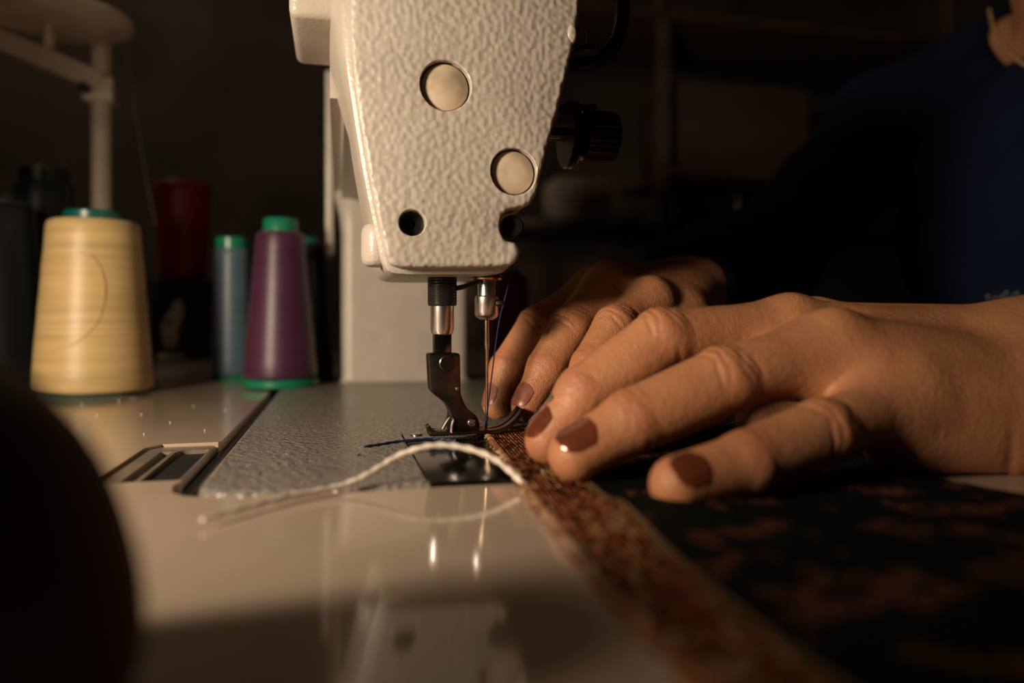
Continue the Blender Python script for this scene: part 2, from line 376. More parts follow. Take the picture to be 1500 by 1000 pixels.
slab('hinge_cushion', rounded([(-115, -49.5), (-105, -49.5), (-105, 5.5), (-115, 5.5)], [1, 1, 1, 5]), [(1.2, -3.2), (0.2, -4), (0, -12)], 'rubber', table)
bbox('hinge_bar', -102.6, -99.5, -58, 372, -9, -4.5, 'rubber', table, 1.2)
bbox('machine_well', -128.5, 84, -83, 379, -45, -42, 'gap', table)
lathe('dark_disc', [(0.1, TZ+0.05), (7.5, TZ+0.05), (7.5, TZ+0.5), (5.5, TZ+0.7), (5.2, TZ+0.3), (0.1, TZ+0.3)], 'rubber', table, 28, tuple(gz(200, 580, TZ)[:2])+(0,))  # low dark disc with a raised rim, laid on the tabletop
# ---------------------------------------------------------------- sewing machine
mc = empty('sewing_machine', (0, 140, -1), 'cream industrial sewing machine with textured face plate on grey bed', 'sewing machine')
slab('bed', rounded([(-96, -81), (82, -81), (82, 372), (-96, 372)], [16, 6, 6, 6], 8), [(2.2, 0), (1.2, -0.25), (0.45, -0.9), (0, -2.2), (0, -40)], 'bed_paint', mc,
     holes=[[(-32.8, -81.0+2.6), (17, -78.4), (17, 15), (-32.8, 15)]], hole_rings=[(0, 0), (0, -2.4)], back=False)
bbox('plate_well', -34, 18, -80.5, 17, -6, -2.2, 'gap', mc)
bbox('slide_plate', -32.4, 16.6, -80.7, -13.4, -2.1, 0.35, 'plate_steel', mc, 0.5, 2)
npl = bbox('needle_plate', -32.4, 16.6, -13.0, 14.6, -2.1, 0.45, 'steel', mc, 0.4, 2)
for k, yy in enumerate((-6.4, 4.6)):
    bm = bmesh.new()
    for i in range(13):
        x0 = -21+i*1.25
        vs_ = [bm.verts.new(p) for p in ((x0, yy, 0.3), (x0+1.25, yy, 0.3), (x0+0.9, yy, 1.15), (x0, yy+1.9, 0.3), (x0+1.25, yy+1.9, 0.3), (x0+0.9, yy+1.9, 1.15))]
        for f in ((0, 1, 2), (3, 5, 4), (0, 2, 5, 3), (1, 4, 5, 2), (0, 3, 4, 1)): bm.faces.new([vs_[j] for j in f])
    bobj('feed_dog', bm, 'steel', mc, False)
for x, y in ((-27, 9), (12, 9)): lathe('plate_screw', [(0.1, 0.4), (2.4, 0.4), (2.4, 0.75), (1.9, 0.95), (0.1, 0.95)], 'chrome', npl, 18, (x, y, 0))
# pillar and arm
V3 = lambda e: abs(e.verts[0].co.z-e.verts[1].co.z) > 1
slab('pillar', rounded([(-55, 276), (40, 276), (40, 366), (-55, 366)], 9, 6), [(-4, 0.2), (-1.6, 1.0), (-0.4, 2.6), (0, 6), (0, 112), (-1.2, 124), (-3, 132), (-5, 138), (-5, 232), (-2, 238), (4, 241)], 'paint_fine', mc)
bm = bmesh.new(); bmesh.ops.create_cube(bm, size=1)
for v in bm.verts: v.co = Vector((-11+v.co.x*100, 202+v.co.y*336, 171+v.co.z*70))
bmesh.ops.bevel(bm, geom=list(bm.edges), offset=6, segments=5, affect='EDGES')
bobj('arm', bm, 'paint_fine', mc)
rc = bbox('rear_cover', -67, -60.5, 292, 352, 96, 236, 'paint_fine', mc, 2.2)
for z in (150, 178): lathe('cover_screw', [(0.1, 0), (3, 0), (3, 1.2), (2, 2), (0.1, 2)], 'blackmetal', rc, 16, (-66.8, 296, z), (-1, 0, 0))
bbox('rear_box', -77, -57, 22, 84, 169.5, 200, 'paint_fine', mc, 3.5, 4)
# head
YF = -24.0
def fp(px, py): p = gy(px, py, YF); return np.array([p[0], p[2]])
TOP = 204.0
left = [(513, 0), (514, 60), (519, 120), (528, 185), (540, 255), (551, 310), (561, 355), (568, 378)]
bot = [(582, 390), (640, 391.5), (700, 391), (738, 389.5)]
rgt = [(752, 387), (761, 376), (762, 363), (756, 355), (745, 352), (737, 343), (734, 330), (737, 316), (745, 308), (757, 304), (772, 301), (781, 293), (790, 272), (803, 215), (819, 158), (833, 100), (846, 40), (850, 0)]
ol = [fp(*p) for p in left+bot+rgt]
def dense(L, n):
    L = np.array(L); return spline(L, n)
xl, xr = ol[0][0], ol[-1][0]
outline = np.vstack([dense([fp(*p) for p in left+bot+rgt], 3), [(xr+0.6, 175), (xr+0.4, 188), (xr-3, 197), (xr-14, TOP), (0, TOP+1), (xl+14, TOP), (xl+3, 197), (xl, 185)]])
plugs = [(fp(653, 125), 8.9), (fp(753, 251), 8.4)]; scr = (fp(604, 326), 4.75)
plate_to3 = lambda p, h: (p[0], h, p[1])
fpl = slab('face_plate', outline, [(1.9, YF), (1.0, YF+0.28), (0.35, YF+0.8), (0, YF+1.9), (0, YF+6.5)], 'paint', mc,
     holes=[circ(c, r+0.35) for c, r in plugs]+[circ(*scr)], to3=plate_to3, hole_rings=[(-0.35, YF), (0.0, YF+0.35), (0, YF+6.5)])
for c, r in plugs:
    lathe('plug', [(0.1, 2.55), (r*0.5, 2.45), (r*0.82, 2.0), (r*0.94, 1.5), (r*0.98, 0.8), (r*0.98, -3)], 'plug', fpl, 40, (c[0], YF+4.0, c[1]), (0, -1, 0))
for c, r in ((scr[0], 4.7), (fp(755, 329), 4.6)):
    s_ = lathe('screw', [(0.1, 0.2), (1.6, 0.2), (1.7, 1.0), (r*0.8, 1.0), (r*0.92, 0.6), (r*0.94, -3.5)], 'blackmetal', fpl, 28, (c[0], YF+5.2, c[1]), (0, -1, 0))
for v, r in ((fp(838, 48), 3.0),):
    V, Fc = lathe_mesh([(r*math.sin(a)+0.02, r*0.9*math.cos(a)) for a in np.linspace(0, PI, 12)], 20)
    obj('guide_boss', [np.array(q)*np.array([0.8, 0.7, 1.5])+np.array([v[0], YF+1.4, v[1]]) for q in V], Fc, 'paint', fpl)
# head casting behind the plate
ho = ccw(outline); n = len(ho); bm = bmesh.new(); loops = []
for (d, y, ex) in ((0.3, YF+6.0, 0), (-1.2, YF+7.0, 0.2), (-1.6, YF+9, 0.35), (-1.6, 6, 0.8), (-1.6, 38, 1.0), (0.6, 41, 1.0)):
    L = inset(ho, d); lp = []
    for p, q in zip(L, ho):
        x, z = p
        if x > 0: x -= 3.5 if z > 110 else 2.5
        if x < 0: x -= 6.0*ex*np.clip((z-125)/30, 0, 1)
        lp.append(bm.verts.new((x, y, z-(0.8 if z < 72 else 0))))
    loops.append(lp)
for A, B in zip(loops[:-1], loops[1:]):
    for k in range(n): bm.faces.new((A[k], A[(k+1) % n], B[(k+1) % n], B[k]))
for L in (loops[0], loops[-1]):
    bmesh.ops.triangle_fill(bm, use_beauty=True, edges=[bm.edges.get((L[k], L[(k+1) % n])) for k in range(n)])
bobj('head', bm, 'paint_fine', mc)
lb = gy(545, 358, -8.0)
bs = gy(553, 358, -12.0)
V, Fc = lathe_mesh([(0.05, -8), (3.4, -7.9), (4.9, -7.2), (5.6, -5.8), (5.9, -4), (5.9, 4), (5.6, 5.8), (4.9, 7.2), (3.4, 7.9), (0.05, 8)], 32)
obj('lever_boss', [np.array(q)*np.array([1, 1.3, 1])+np.array([bs[0], -8.0, bs[2]]) for q in V], Fc, 'paint_fine', mc, True, 60)
# presser bar
PX = -17.8
zz = lambda y, s=3.73: CH+(HZ-y)/s
lathe('presser_bushing', [(5.9, 68.5), (5.9, zz(404)), (5.65, zz(405)), (5.65, zz(446)), (5.3, zz(448)), (0.1, zz(448))], 'blackmetal', mc, 32, (PX, 0, 0))
for k in range(9): lathe('bushing_ring', [(5.66, zz(408+k*4)), (5.78, zz(409.2+k*4)), (5.66, zz(410.4+k*4))], 'blackmetal', mc, 32, (PX, 0, 0))
lathe('presser_bar', [(4.6, 60), (4.6, zz(482)), (4.1, zz(489)), (0.1, zz(489))], 'chrome', mc, 32, (PX, 0, 0))
bbox('presser_bar_flat', PX-3.6, PX+3.4, -2.4, 2.4, zz(530), zz(486), 'steel', mc, 0.5, 2)
pf = empty('presser_foot', (0, 0, 0), '', ''); del pf['label'], pf['category']; pf.parent = mc; pf.location = -mc.location
def qp(px, py): p = gy(px, py, -4.0); return (p[0], p[2])
sh = rounded([qp(*p) for p in ((627, 517), (674, 517), (675, 578), (684, 598), (699, 609), (703, 621), (701, 634), (662, 634), (655, 626), (660, 607), (654, 592), (630, 573))], [1.2, 1.2, 1.5, 2, 1.5, 1, 1, 1, 1, 1, 1.5, 1.5], 3)
ank = slab('ankle', sh, [(0.6, -4.4), (0.1, -4.2), (0, -3.7), (0, 3.7), (0.5, 4.2)], 'foot', pf, to3=plate_to3)
def face_disc(name, px, py, rpx, prof, m, par, y=-4.3):
    c = gy(px, py, y); k = rpx/3.78
    return lathe(name, [(max(0.02, a*k), b) for a, b in prof], m, par, 24, (c[0], y, c[2]), (0, -1, 0))
face_disc('clamp_screw', 655, 532, 15, [(0.75, -0.5), (0.8, 0.6), (0.7, 0.9), (0.01, 0.9)], 'foot', ank)
face_disc('stop_pin', 670, 569, 3.2, [(1, 0), (0.9, 0.6), (0.01, 0.9)], 'chrome', ank)
face_disc('pivot_pin', 691, 619, 6.4, [(1, -0.5), (1, 0.5), (0.75, 1.1), (0.01, 1.4)], 'chrome', ank)
wp = [gy(px, py, -5.0) for px, py in ((648, 628), (655, 616), (660, 611), (664, 615), (662, 622), (661, 634))]
tube('spring_wire', wp, 0.65, 'chrome', pf)
bm = bmesh.new()
z0, z1 = 1.7, 3.4
bbox('sole', -23.5, 1.0, -5.6, 5.6, z0, z1, 'foot', pf, 0.5, 2)
for yy in (-3.4, 3.4):
    pts = [(-1.0, yy, 2.6), (3.0, yy, 2.8), (6.5, yy, 3.9), (9.8, yy, 6.1), (12.4, yy, 8.8), (13.8, yy, 11.2)]
    P = spline(pts, 5); V = []; Fc = []
    for i, p in enumerate(P):
        d, s_, u = frame(P[min(i+1, len(P)-1)]-P[max(0, i-1)]); wd = 2.1*(1 if i < len(P)-4 else (0.55+0.12*(len(P)-1-i))); th = 0.8
        V += [p+s_*wd+u*th, p-s_*wd+u*th, p-s_*wd-u*th, p+s_*wd-u*th]
    for i in range(len(P)-1):
        for k in range(4): Fc.append((4*i+k, 4*i+(k+1) % 4, 4*i+4+(k+1) % 4, 4*i+4+k))
    Fc += [(3, 2, 1, 0), tuple(4*(len(P)-1)+k for k in range(4))]
    obj('toe', V, Fc, 'foot', pf, True, 50)
tube('heel_fork', [(-20, -3, 2.6), (-22.5, -3, 3.4), (-23.8, -3, 5.4)], 0.8, 'foot', pf)
tube('heel_fork', [(-20, 3, 2.6), (-22.5, 3, 3.4), (-23.8, 3, 5.4)], 0.8, 'foot', pf)
# needle bar
nz = lambda y: CH+(HZ-y)/3.687
lathe('needle_bar_bushing', [(4.4, 70), (4.4, nz(398)), (3.9, nz(405)), (6.2, nz(406)), (6.4, nz(408)), (6.2, nz(410)), (0.1, nz(410))], 'brass', mc, 32)
lathe('oil_seal', [(0.1, nz(401)), (6.6, nz(401)), (6.9, nz(403)), (6.6, nz(406.5)), (0.1, nz(406.5))], 'blackmetal', mc, 32)
lathe('needle_bar', [(3.65, 66), (3.65, nz(436)), (0.1, nz(436))], 'chrome', mc, 32)
lathe('needle_clamp', [(0.1, nz(433)), (4.3, nz(433)), (4.75, nz(435)), (4.75, nz(461)), (4.2, nz(464)), (2.6, nz(468)), (0.1, nz(468))], 'chrome', mc, 32)
lathe('clamp_screw', [(1.5, 0), (1.5, 3.2), (1.1, 3.8), (0.1, 3.8)], 'steel', mc, 18, (3.0, -2.0, nz(444)), (0.8, -0.5, 0))
lathe('needle', [(0.95, nz(464)), (0.95, nz(508)), (0.62, nz(514)), (0.6, nz(590)), (0.75, nz(596)), (0.6, nz(602)), (0.45, nz(616)), (0.05, nz(636))], 'needle', mc, 16)
tube('thread_guide_wire', [(PX+5, -1, nz(423)), (-8, -2, nz(419)), (-3, -3, nz(412))], 1.0, 'blackmetal', mc)
tube('needle_thread', [at(752, 385, 297), at(742, 428, 297), at(731, 472, 297), at(721, 545, 297), at(713, 610, 298), at(710, 634, 299)], 0.28, 'navy_thread', mc, 6)
# fittings on the operator's side of the head
kb = at(872, 200, 322)
bm = bmesh.new(); n_ = 44; prof = [(0.0, 8.2), (1.5, 10.2), (3, 10.6), (14, 10.6), (15.5, 9.8), (16, 8)]; rings = []
for i, (h, r) in enumerate(prof):
    rg = []
    for k in range(n_*2):
        a = 2*PI*k/(n_*2); rr = r-(0.7 if (k//2) % 2 and 1 < i < 5 else 0); rg.append(bm.verts.new((kb[0]-7+h, kb[1]+rr*math.cos(a), kb[2]+rr*math.sin(a))))
    rings.append(rg)
for A, B in zip(rings[:-1], rings[1:]):
    for k in range(len(A)): bm.faces.new((A[k], A[(k+1) % len(A)], B[(k+1) % len(A)], B[k]))
bm.faces.new(rings[0]); bm.faces.new(rings[-1])
bobj('tension_knob', bm, 'blackmetal', mc, True, 20)
lathe('tension_stud', [(3, -22), (3, -5), (0.1, -5)], 'steel', mc, 16, kb, (1, 0, 0))
for h in (-13.5, -11.2): lathe('tension_disc', [(0.1, h), (13.5, h), (14.2, h+0.7), (13.5, h+1.2), (4, h+1.8), (0.1, h+1.8)], 'blackmetal', mc, 36, kb, (1, 0, 0))
t0 = kb+np.array([-9.5, 0, 0])
tube('check_spring', [t0+np.array([0, 12.5*math.cos(a), 13.5*math.sin(a)]) for a in np.linspace(-2.3, 2.6, 14)], 0.6, 'steel', mc)
gp = at(858, 78, 305)
lathe('thread_guide_base', [(0.1, 0), (4.5, 0), (4.5, 2), (0.1, 2)], 'blackmetal', mc, 20, gp)
tube('thread_guide', [gp+np.array(p) for p in ((-14, 2, 3), (-5, 1, 2), (0, 0, 3), (0.4, 0, 8), (-0.4, 0, 9.6), (-1.8, 0, 8))], 0.75, 'chrome', mc)
tube('lamp_hose', [at(835, 98, 318), at(868, 92, 316), at(902, 62, 315), at(912, 5, 315), at(895, -48, 317), at(852, -72, 317), at(808, -62, 317)], 3.2, 'rubber', mc, 12)
face_disc('side_screw', 868, 158, 7, [(1, 0), (0.9, 1), (0.01, 1.3)], 'steel', mc, y=14)
tube('side_screw_bracket', [gy(868, 158, 14.5), gy(845, 158, 14.5), gy(820, 160, 14.5)], 1.5, 'blackmetal', mc)
#==OBJECTS
# ---------------------------------------------------------------- thread cones
def thread_cone(px, py, D, rb, rt, h, label, col, cap_m='green', rim=True, group=None, z=TZ, capd=0.62, caph=7.5, foot=4.0):
    b = at(px, py, D); b[2] = z
    o = empty('thread_cone', b, label, 'thread cone', group)
    hb = z+foot; ht = z+h-caph
    lathe('spool_core', [(rb*(1.0 if rim else 0.9), z), (rb*(1.03 if rim else 0.93), z+1), (rb*(1.03 if rim else 0.93), z+foot-0.7), (rb*0.9, z+foot), (rt*capd, ht-1), (rt*capd, z+h-1.5), (rt*capd*0.93, z+h-0.3), (rt*capd*0.7, z+h), (rt*capd*0.6, z+h-4), (0.1, z+h-4)], cap_m, o, 48, (b[0], b[1], 0))
    L = [(rb*0.9, hb), (rb*0.985, hb+0.8), (rb, hb+2.5)]
    for k in range(1, 12): L.append((rb+(rt-rb)*k/12+0.12*math.sin(k*2.3), hb+2.5+(ht-hb-6)*k/12))
    L += [(rt, ht-3.4), (rt*0.97, ht-1.4), (rt*0.9, ht-0.3), (rt*0.6, ht)]
    wd = lathe('thread_winding', L, thread_mat('thread_'+label.split()[0]+str(int(px)), col), o, 56, (b[0], b[1], 0), angle=60)
    return o, b
ycone, yb = thread_cone(138, 560, 497, 36, 27.5, 119, 'large pale yellow thread cone with teal core beside the machine', (0.62, 0.44, 0.19), 'teal', rim=False, capd=0.66, caph=6.5, foot=1.5)
def on_cone(px, py, b, D0, rb, rt, h, lift=0.4):
    for D in np.arange(D0-45, D0+10, 0.25):
        p = at(px, py, D); t = np.clip((p[2]-TZ)/h, 0, 1)
        if math.hypot(p[0]-b[0], p[1]-b[1]) < rb+(rt-rb)*t+lift: return p
    return p
lt = [on_cone(px, py, yb, 497, 36, 27.5, 119) for px, py in ((112, 369), (130, 371), (143, 385), (152, 408), (153, 435), (146, 465), (130, 487), (110, 502), (90, 511), (74, 514), (64, 512))]
tube('loose_thread', lt, 0.26, thread_mat('thread_yellow_end', (0.62, 0.44, 0.19)), ycone, 6)
thread_cone(411, 563, 533, 25.5, 16.5, 118, 'plum purple thread cone with green core beside the machine', (0.066, 0.015, 0.045), 'green', capd=0.72, caph=9.5, foot=6, z=0.05)
thread_cone(340, 557, 606, 15.5, 13.5, 114, 'slim slate blue thread spool with green core', (0.085, 0.135, 0.185), 'green', capd=0.92, caph=9, foot=4)
thread_cone(450, 557, 606, 21, 13.5, 113, 'black thread cone with teal core between purple cone and machine pillar', (0.006, 0.008, 0.012), 'teal', capd=0.62, caph=5, z=0.05)
thread_cone(64, 555, 640, 34, 22, 176, 'tall black thread cone behind the yellow cone', (0.010, 0.012, 0.014), 'blackmetal', capd=0.85, caph=12)
thread_cone(0, 555, 556, 30, 22, 142, 'shorter black thread cone beside the tall black one', (0.008, 0.010, 0.013), 'blackmetal', capd=0.6, caph=8)
# red cone on a dark box, bobbin winder in front of it
bx = at(268, 500, 985)
bo = tag(slab('storage_box', rounded([(bx[0]-60, bx[1]-40), (bx[0]+60, bx[1]-40), (bx[0]+60, bx[1]+45), (bx[0]-60, bx[1]+45)], 4), [(2, 97), (0.5, 96.5), (0, 95), (0, TZ)], 'dark'), 'dark wooden box under the red thread cone', 'box')
o, rb_ = thread_cone(268, 500, 985, 29, 36, 131, 'crimson red thread cone standing on the dark box', (0.38, 0.018, 0.024), 'dark', z=97, capd=0.5, caph=3, foot=2)
wbm = at(250, 500, 905)
bw = empty('bobbin_winder', (wbm[0], wbm[1], TZ), 'small pale metal bobbin winder with a tilted arm on the table', 'bobbin winder')
bbox('base', wbm[0]-13, wbm[0]+14, wbm[1]-12, wbm[1]+12, TZ, TZ+7, 'winder', bw, 1.5)
wl = [(240, 508), (257, 508), (260, 480), (268, 455), (264, 439), (256, 442), (250, 456), (240, 466), (236, 480)]
def wpx(px, py): p = gy(px, py, wbm[1]-4); return (p[0], p[2])
slab('bracket', rounded([wpx(*p) for p in wl], 3, 3), [(0.8, wbm[1]-4), (0, wbm[1]-3), (0, wbm[1]+6)], 'winder', bw, holes=[circ(wpx(246, 472), 3.6, 16)], to3=plate_to3)
c = wpx(240, 452); lathe('wheel', [(0.1, 0), (7, 0), (7, 4), (0.1, 4)], 'steel', bw, 20, (c[0], wbm[1]-8, c[1]), (0, 1, 0))
# thread stand
pb = at(149, 540, 655); PXs, PYs = pb[0], pb[1]
st = empty('thread_stand', (PXs, PYs, TZ), 'ivory metal thread stand with round spool plate on a pole', 'thread stand')
lathe('pole', [(8.2, TZ), (8.2, 560), (6, 563), (0.1, 563)], 'white_metal', st, 24, (PXs, PYs, 0))
lathe('foot', [(0.1, TZ), (13, TZ), (13, TZ+3), (10, TZ+6), (0.1, TZ+6)], 'white_metal', st, 32, (PXs, PYs, 0))
zc = CH+(HZ-138)*655/F
bbox('clamp', PXs-13, PXs+12, PYs-12, PYs+12, zc-9, zc+13, 'white_metal', st, 2.5)
lathe('clamp_bolt', [(4, 0), (4, 8), (0.1, 8)], 'blackmetal', st, 16, (PXs-9, PYs-12, zc), (0, -1, 0))
a0 = np.array([PXs, PYs-8, zc+8]); a1 = at(-40, 42, 600)
d = a1-a0; d, s_, u = frame(d); V = []
for p in (a0, a1+d*30):
    for sx, sz in ((-1, -1), (1, -1), (1, 1), (-1, 1)): V.append(p+s_*sx*5+u*sz*8)
obj('arm', V, [(0, 1, 2, 3), (7, 6, 5, 4), (0, 4, 5, 1), (1, 5, 6, 2), (2, 6, 7, 3), (3, 7, 4, 0)], 'white_metal', st)
pc = at(72, 36, 600)
lathe('spool_plate', [(0.1, 0), (30, -1), (55, 1.5), (60, 4), (61.5, 7), (60, 8), (57, 6), (30, 3.5), (0.1, 3.5)], 'white_metal', st, 56, pc)
lathe('spool_pin', [(4, -18), (4, 110), (2, 114), (0.1, 114)], 'white_metal', st, 16, pc)
ccn = empty('thread_cone', (pc[0], pc[1], pc[2]+3.5), 'rust orange thread cone on the raised spool plate', 'thread cone')
lathe('thread_winding', [(5, 3.6), (27, 3.6), (29, 6), (18, 112), (5, 113)], thread_mat('thread_rust', (0.20, 0.05, 0.015)), ccn, 40, pc)
tag(tube('hanging_thread', [at(181, 58, 640), at(190, 110, 645), at(203, 190, 650), at(216, 270, 655), at(228, 330, 660)], 0.8, 'tan', None, 6), 'thin brown thread hanging down from the spool plate', 'thread')
# ---------------------------------------------------------------- shelving behind
SD = 1420
su = empty('shelf_unit', tuple(at(975, 500, SD)[:2])+(-750,), 'dark brown open shelf unit with upright post against back wall', 'shelf')
def shelfpt(px, py, D=SD): return at(px, py, D)
p0 = shelfpt(770, 330); p1 = shelfpt(1420, 330)
yB = p0[1]
def post(px):
    p = gy(px, 300, yB); bbox('post', p[0]-13, p[0]+13, yB, yB+30, -750, 1000, 'shelfwood', su, 2)
for px in (690, 975, 1400): post(px)
xa = gy(690, 300, yB)[0]; xb = gy(1400, 300, yB)[0]
for py in (330, 108-90):
    z = gy(975, py, yB)[2]; bbox('shelf_board', xa, xb, yB+2, yB+290, z-8, z+8, 'shelfwood', su, 1.5)
xm_ = gy(985, 300, yB)[0]
z2 = gy(1100, 255, yB)[2]; bbox('shelf_board', xm_, xb, yB+2, yB+290, z2-7, z2+7, 'shelfwood', su, 1.5)
bbox('shelf_board', xa, xb, yB+2, yB+290, -160, -144, 'shelfwood', su, 1.5)
zs = gy(975, 330, yB)[2]+8
def boxpx(name, x0, x1, y1, y, dep, zb, m, label, cat, bev=2):
    A = gy(x0, y1, y); B = gy(x1, y1, y)
    return tag(bbox(name, A[0], B[0], y, y+dep, zb, A[2], m, None, bev), label, cat)
boxpx('carton', 815, 896, 258, yB+40, 100, zs, 'card', 'pale square carton standing on the shelf', 'box', 3)
boxpx('storage_bin', 990, 1190, 112, yB+50, 200, z2+7, 'tan', 'wide brown storage bin on the shelf beside the post', 'bin', 14)
boxpx('folded_cloth', 995, 1072, 283, yB+20, 160, zs, 'olive', 'folded olive cloth on the shelf beside the post', 'cloth', 8)
boxpx('dark_carton', 700, 765, 250, yB+60, 120, zs, 'dark', 'dark brown carton on the shelf next to the pale one', 'box', 3)
for k, (px, D) in enumerate(((1082, SD+90), (1120, SD+100))):
    q = at(px, 300, D); lathe('storage_jar', [(0.1, zs), (20, zs), (21, zs+6), (21, zs+44), (15, zs+50), (15, zs+60), (0.1, zs+60)], 'steel', None, 24, (q[0], q[1], 0))
    tag(bpy.data.objects['storage_jar' if k == 0 else 'storage_jar.001'], ('dark steel jar standing right next to the folded olive cloth', 'dark steel jar one place further along from the folded olive cloth')[k], 'jar', 'jars on the shelf')
q = at(748, 445, 760)
thread_cone(748, 540, 760, 22, 17, 98, 'maroon thread cone behind the needle bar on the table', (0.14, 0.012, 0.022), 'dark', capd=0.6, caph=5)
# ---------------------------------------------------------------- foreground cloth bundle
def bundle():
    c = at(-105, 905, 84)
    def fn(P):
        a = ell(P, c, (21.5, 22, 31)); a = smin(a, ell(P, c+np.array([-16, -6, -2]), (24, 26, 26)), 8)
        f = 0.9*np.sin(P[:, 2]*0.16+P[:, 0]*0.20+1.2*np.sin(P[:, 1]*0.09))+0.5*np.sin(P[:, 0]*0.33-P[:, 1]*0.21+P[:, 2]*0.1)
        return np.maximum(a+f, TZ-P[:, 2]+0.0)
    V, Q, g = surfnet(fn, c-np.array([48, 56, 26]), c+np.array([48, 56, 70]), 1.6)
    return tag(npmesh('cloth_bundle', V, Q, 'bundle'), 'dark brown rounded cloth bundle lying on the glossy tabletop', 'bundle')
bundle()
# ---------------------------------------------------------------- tapestry being sewn
def tapestry():
    Lp = spline([c2m(*p) for p in ((-12.5, 309), (-4.8, 255), (3.0, 205), (8.2, 172), (13.2, 141), (17.0, 120), (22.5, 97), (40, 20), (60, -60))], 24)
    Rp0 = spline([c2m(*p) for p in ((-2, 311), (45, 348), (112, 325), (132, 262), (126, 222), (140, 187), (160, 150), (190, 90), (210, 20), (220, -60))], 24)
    n = len(Lp); nu = 120; V = []; UV = []
    a, b = Lp[0], Lp[110]; ed = (b-a)/np.linalg.norm(b-a); en = np.array([-ed[1], ed[0]])
    if en@(Rp0[100]-Lp[100]) < 0: en = -en
    jit = np.interp(np.arange(n), np.arange(0, n, 2), rng.normal(0, 0.45, len(np.arange(0, n, 2))))
    for i in range(n):
        for j in range(nu+1):
            t = (j/nu)**1.5; p = Lp[i]*(1-t)+Rp0[i]*t
            if j < 3: p = p+en*jit[i]*(1-j/3)
            r = p-a; u = r@en; v = r@ed
            base = 0.5 if p[1] > -81 else -0.5
            h = 1.3+0.35*math.sin(p[0]*0.09+p[1]*0.05)+0.3*math.sin(p[1]*0.13-p[0]*0.04)
            if p[1] < -120: h += 1.6*(0.5+0.5*math.sin(p[0]*0.06+p[1]*0.045))
            edge = min(1, 0.35+u/2.0, 0.4+(nu-j)/6)
            V.append((p[0], p[1], (base if p[1] > -81 else base)+h*edge)); UV.append((u/100, v/100))
    top = len(V)
    for i in range(n):
        for j in (0, nu): p = V[i*(nu+1)+j]; V.append((p[0], p[1], 0.46 if p[1] > -81 else TZ+0.02)); UV.append(UV[i*(nu+1)+j])
    Fc = []
    for i in range(n-1):
        for j in range(nu): q = i*(nu+1)+j; Fc.append((q, q+1, q+nu+2, q+nu+1))
        Fc.append((i*(nu+1), (i+1)*(nu+1), top+2*i+2, top+2*i)); Fc.append((i*(nu+1)+nu, top+2*i+1, top+2*i+3, (i+1)*(nu+1)+nu))
    e = empty('tapestry_cloth', (Lp[0][0], Lp[0][1], 0.5), 'dark woven tapestry cloth with rust and cream border under the presser foot', 'cloth')
    o = obj('weave', V, Fc, 'kilim', e, True, 80)
    uvl = o.data.uv_layers.new(name='weave')
    for l in o.data.loops: uvl.data[l.index].uv = UV[l.vertex_index]
    # yarn loops along the raw edge
    for mname, col in (('edge_yarn', (0.24, 0.075, 0.028)), ('edge_yarn_pale', (0.38, 0.26, 0.14))):
        VV, FF = [], []
        for i in range(1, 150):
            if rng.random() < 0.35: continue
            p = Lp[i]; z = (0.5 if p[1] > -81 else -0.5)+0.8; dirv = np.array([*(-en*(0.5+rng.random())+ed*rng.normal(0, 0.6)), 0.25*rng.normal()])
            A = np.array([*(p+en*1.8), z+0.5]); B = A+np.array([*(-en*1.3), 0.35]); Cc = B+dirv*1.0-np.array([0, 0, 0.5])
            v, f = tube_mesh([A, B, Cc], [0.45, 0.5, 0.25], 6); k = len(VV); VV += list(v); FF += [tuple(x+k for x in q) for q in f]
        s_ = obj(mname, VV, FF, mat(mname, col, 0.9), e); s_['kind'] = 'stuff'
tapestry()
# threads lying about
cp = [(768, 711, 719), (752, 694, 715), (728, 674, 712), (700, 661, 710), (668, 653.5, 709), (640, 652, 709), (612, 657, 710), (585, 667, 711), (560, 682, 714), (535, 697, 718), (505, 710, 722), (470, 719, 728), (430, 728, 736), (390, 738, 746), (345, 748, 759), (296, 761, 773)]
pts = []
for px, py, row in cp:
    D = (CH-TZ)*F/(row-HZ); p = at(px, py, D); p[2] = max(p[2], 0.75); pts.append(p)
P = spline(pts, 10)
tw = lambda i, a: 1+0.16*math.sin(2*a+i*0.9)
V, Fc = tube_mesh(P, np.interp(np.arange(len(P)), [0, 100, len(P)-1], [0.85, 0.85, 0.5]), 12, tw)
tag(obj('yarn', V, Fc, 'cord'), 'white cotton yarn arching over the slide plate', 'yarn')
nt = [gz(px, py, 0.6) for px, py in ((534, 655), (556, 652), (580, 648), (605, 645.5), (630, 643.5), (650, 644), (668, 646))]
for p in nt: p[2] = 0.85
V, Fc = tube_mesh(spline(nt, 14), 0.5, 10, lambda i, a: 1+0.3*math.sin(2*a+i*0.8)); 
tag(obj('thread_tail', V, Fc, 'navy_thread'), 'navy blue thread tail lying on the bed behind the presser foot', 'thread')
k = gz(526, 668, 0.3); tag(tube('thread_snippet', [k+np.array([-0.5, 0, 0.2]), k+np.array([0.2, 0.4, 0.5]), k+np.array([0.8, 0.1, 0.2])], 0.35, 'navy_thread'), 'tiny navy thread snippet on the grey bed', 'thread')
VV, FF = [], []
for px, py in ((174, 585), (142, 607), (283, 594), (207, 606), (211, 635), (300, 630), (249, 618), (120, 590), (330, 600)):
    b = gz(px, py, TZ+0.4); v, f = lathe_mesh([(0.05, -0.4), (0.25, -0.3), (0.3, 0.0), (0.05, 0.3)], 7, b); kk = len(VV); VV += list(v); FF += [tuple(x+kk for x in q) for q in f]
ls = tag(obj('lint_specks', VV, FF, 'lint'), 'scattered white lint specks on tabletop near the yellow cone', 'lint'); ls['kind'] = 'stuff'
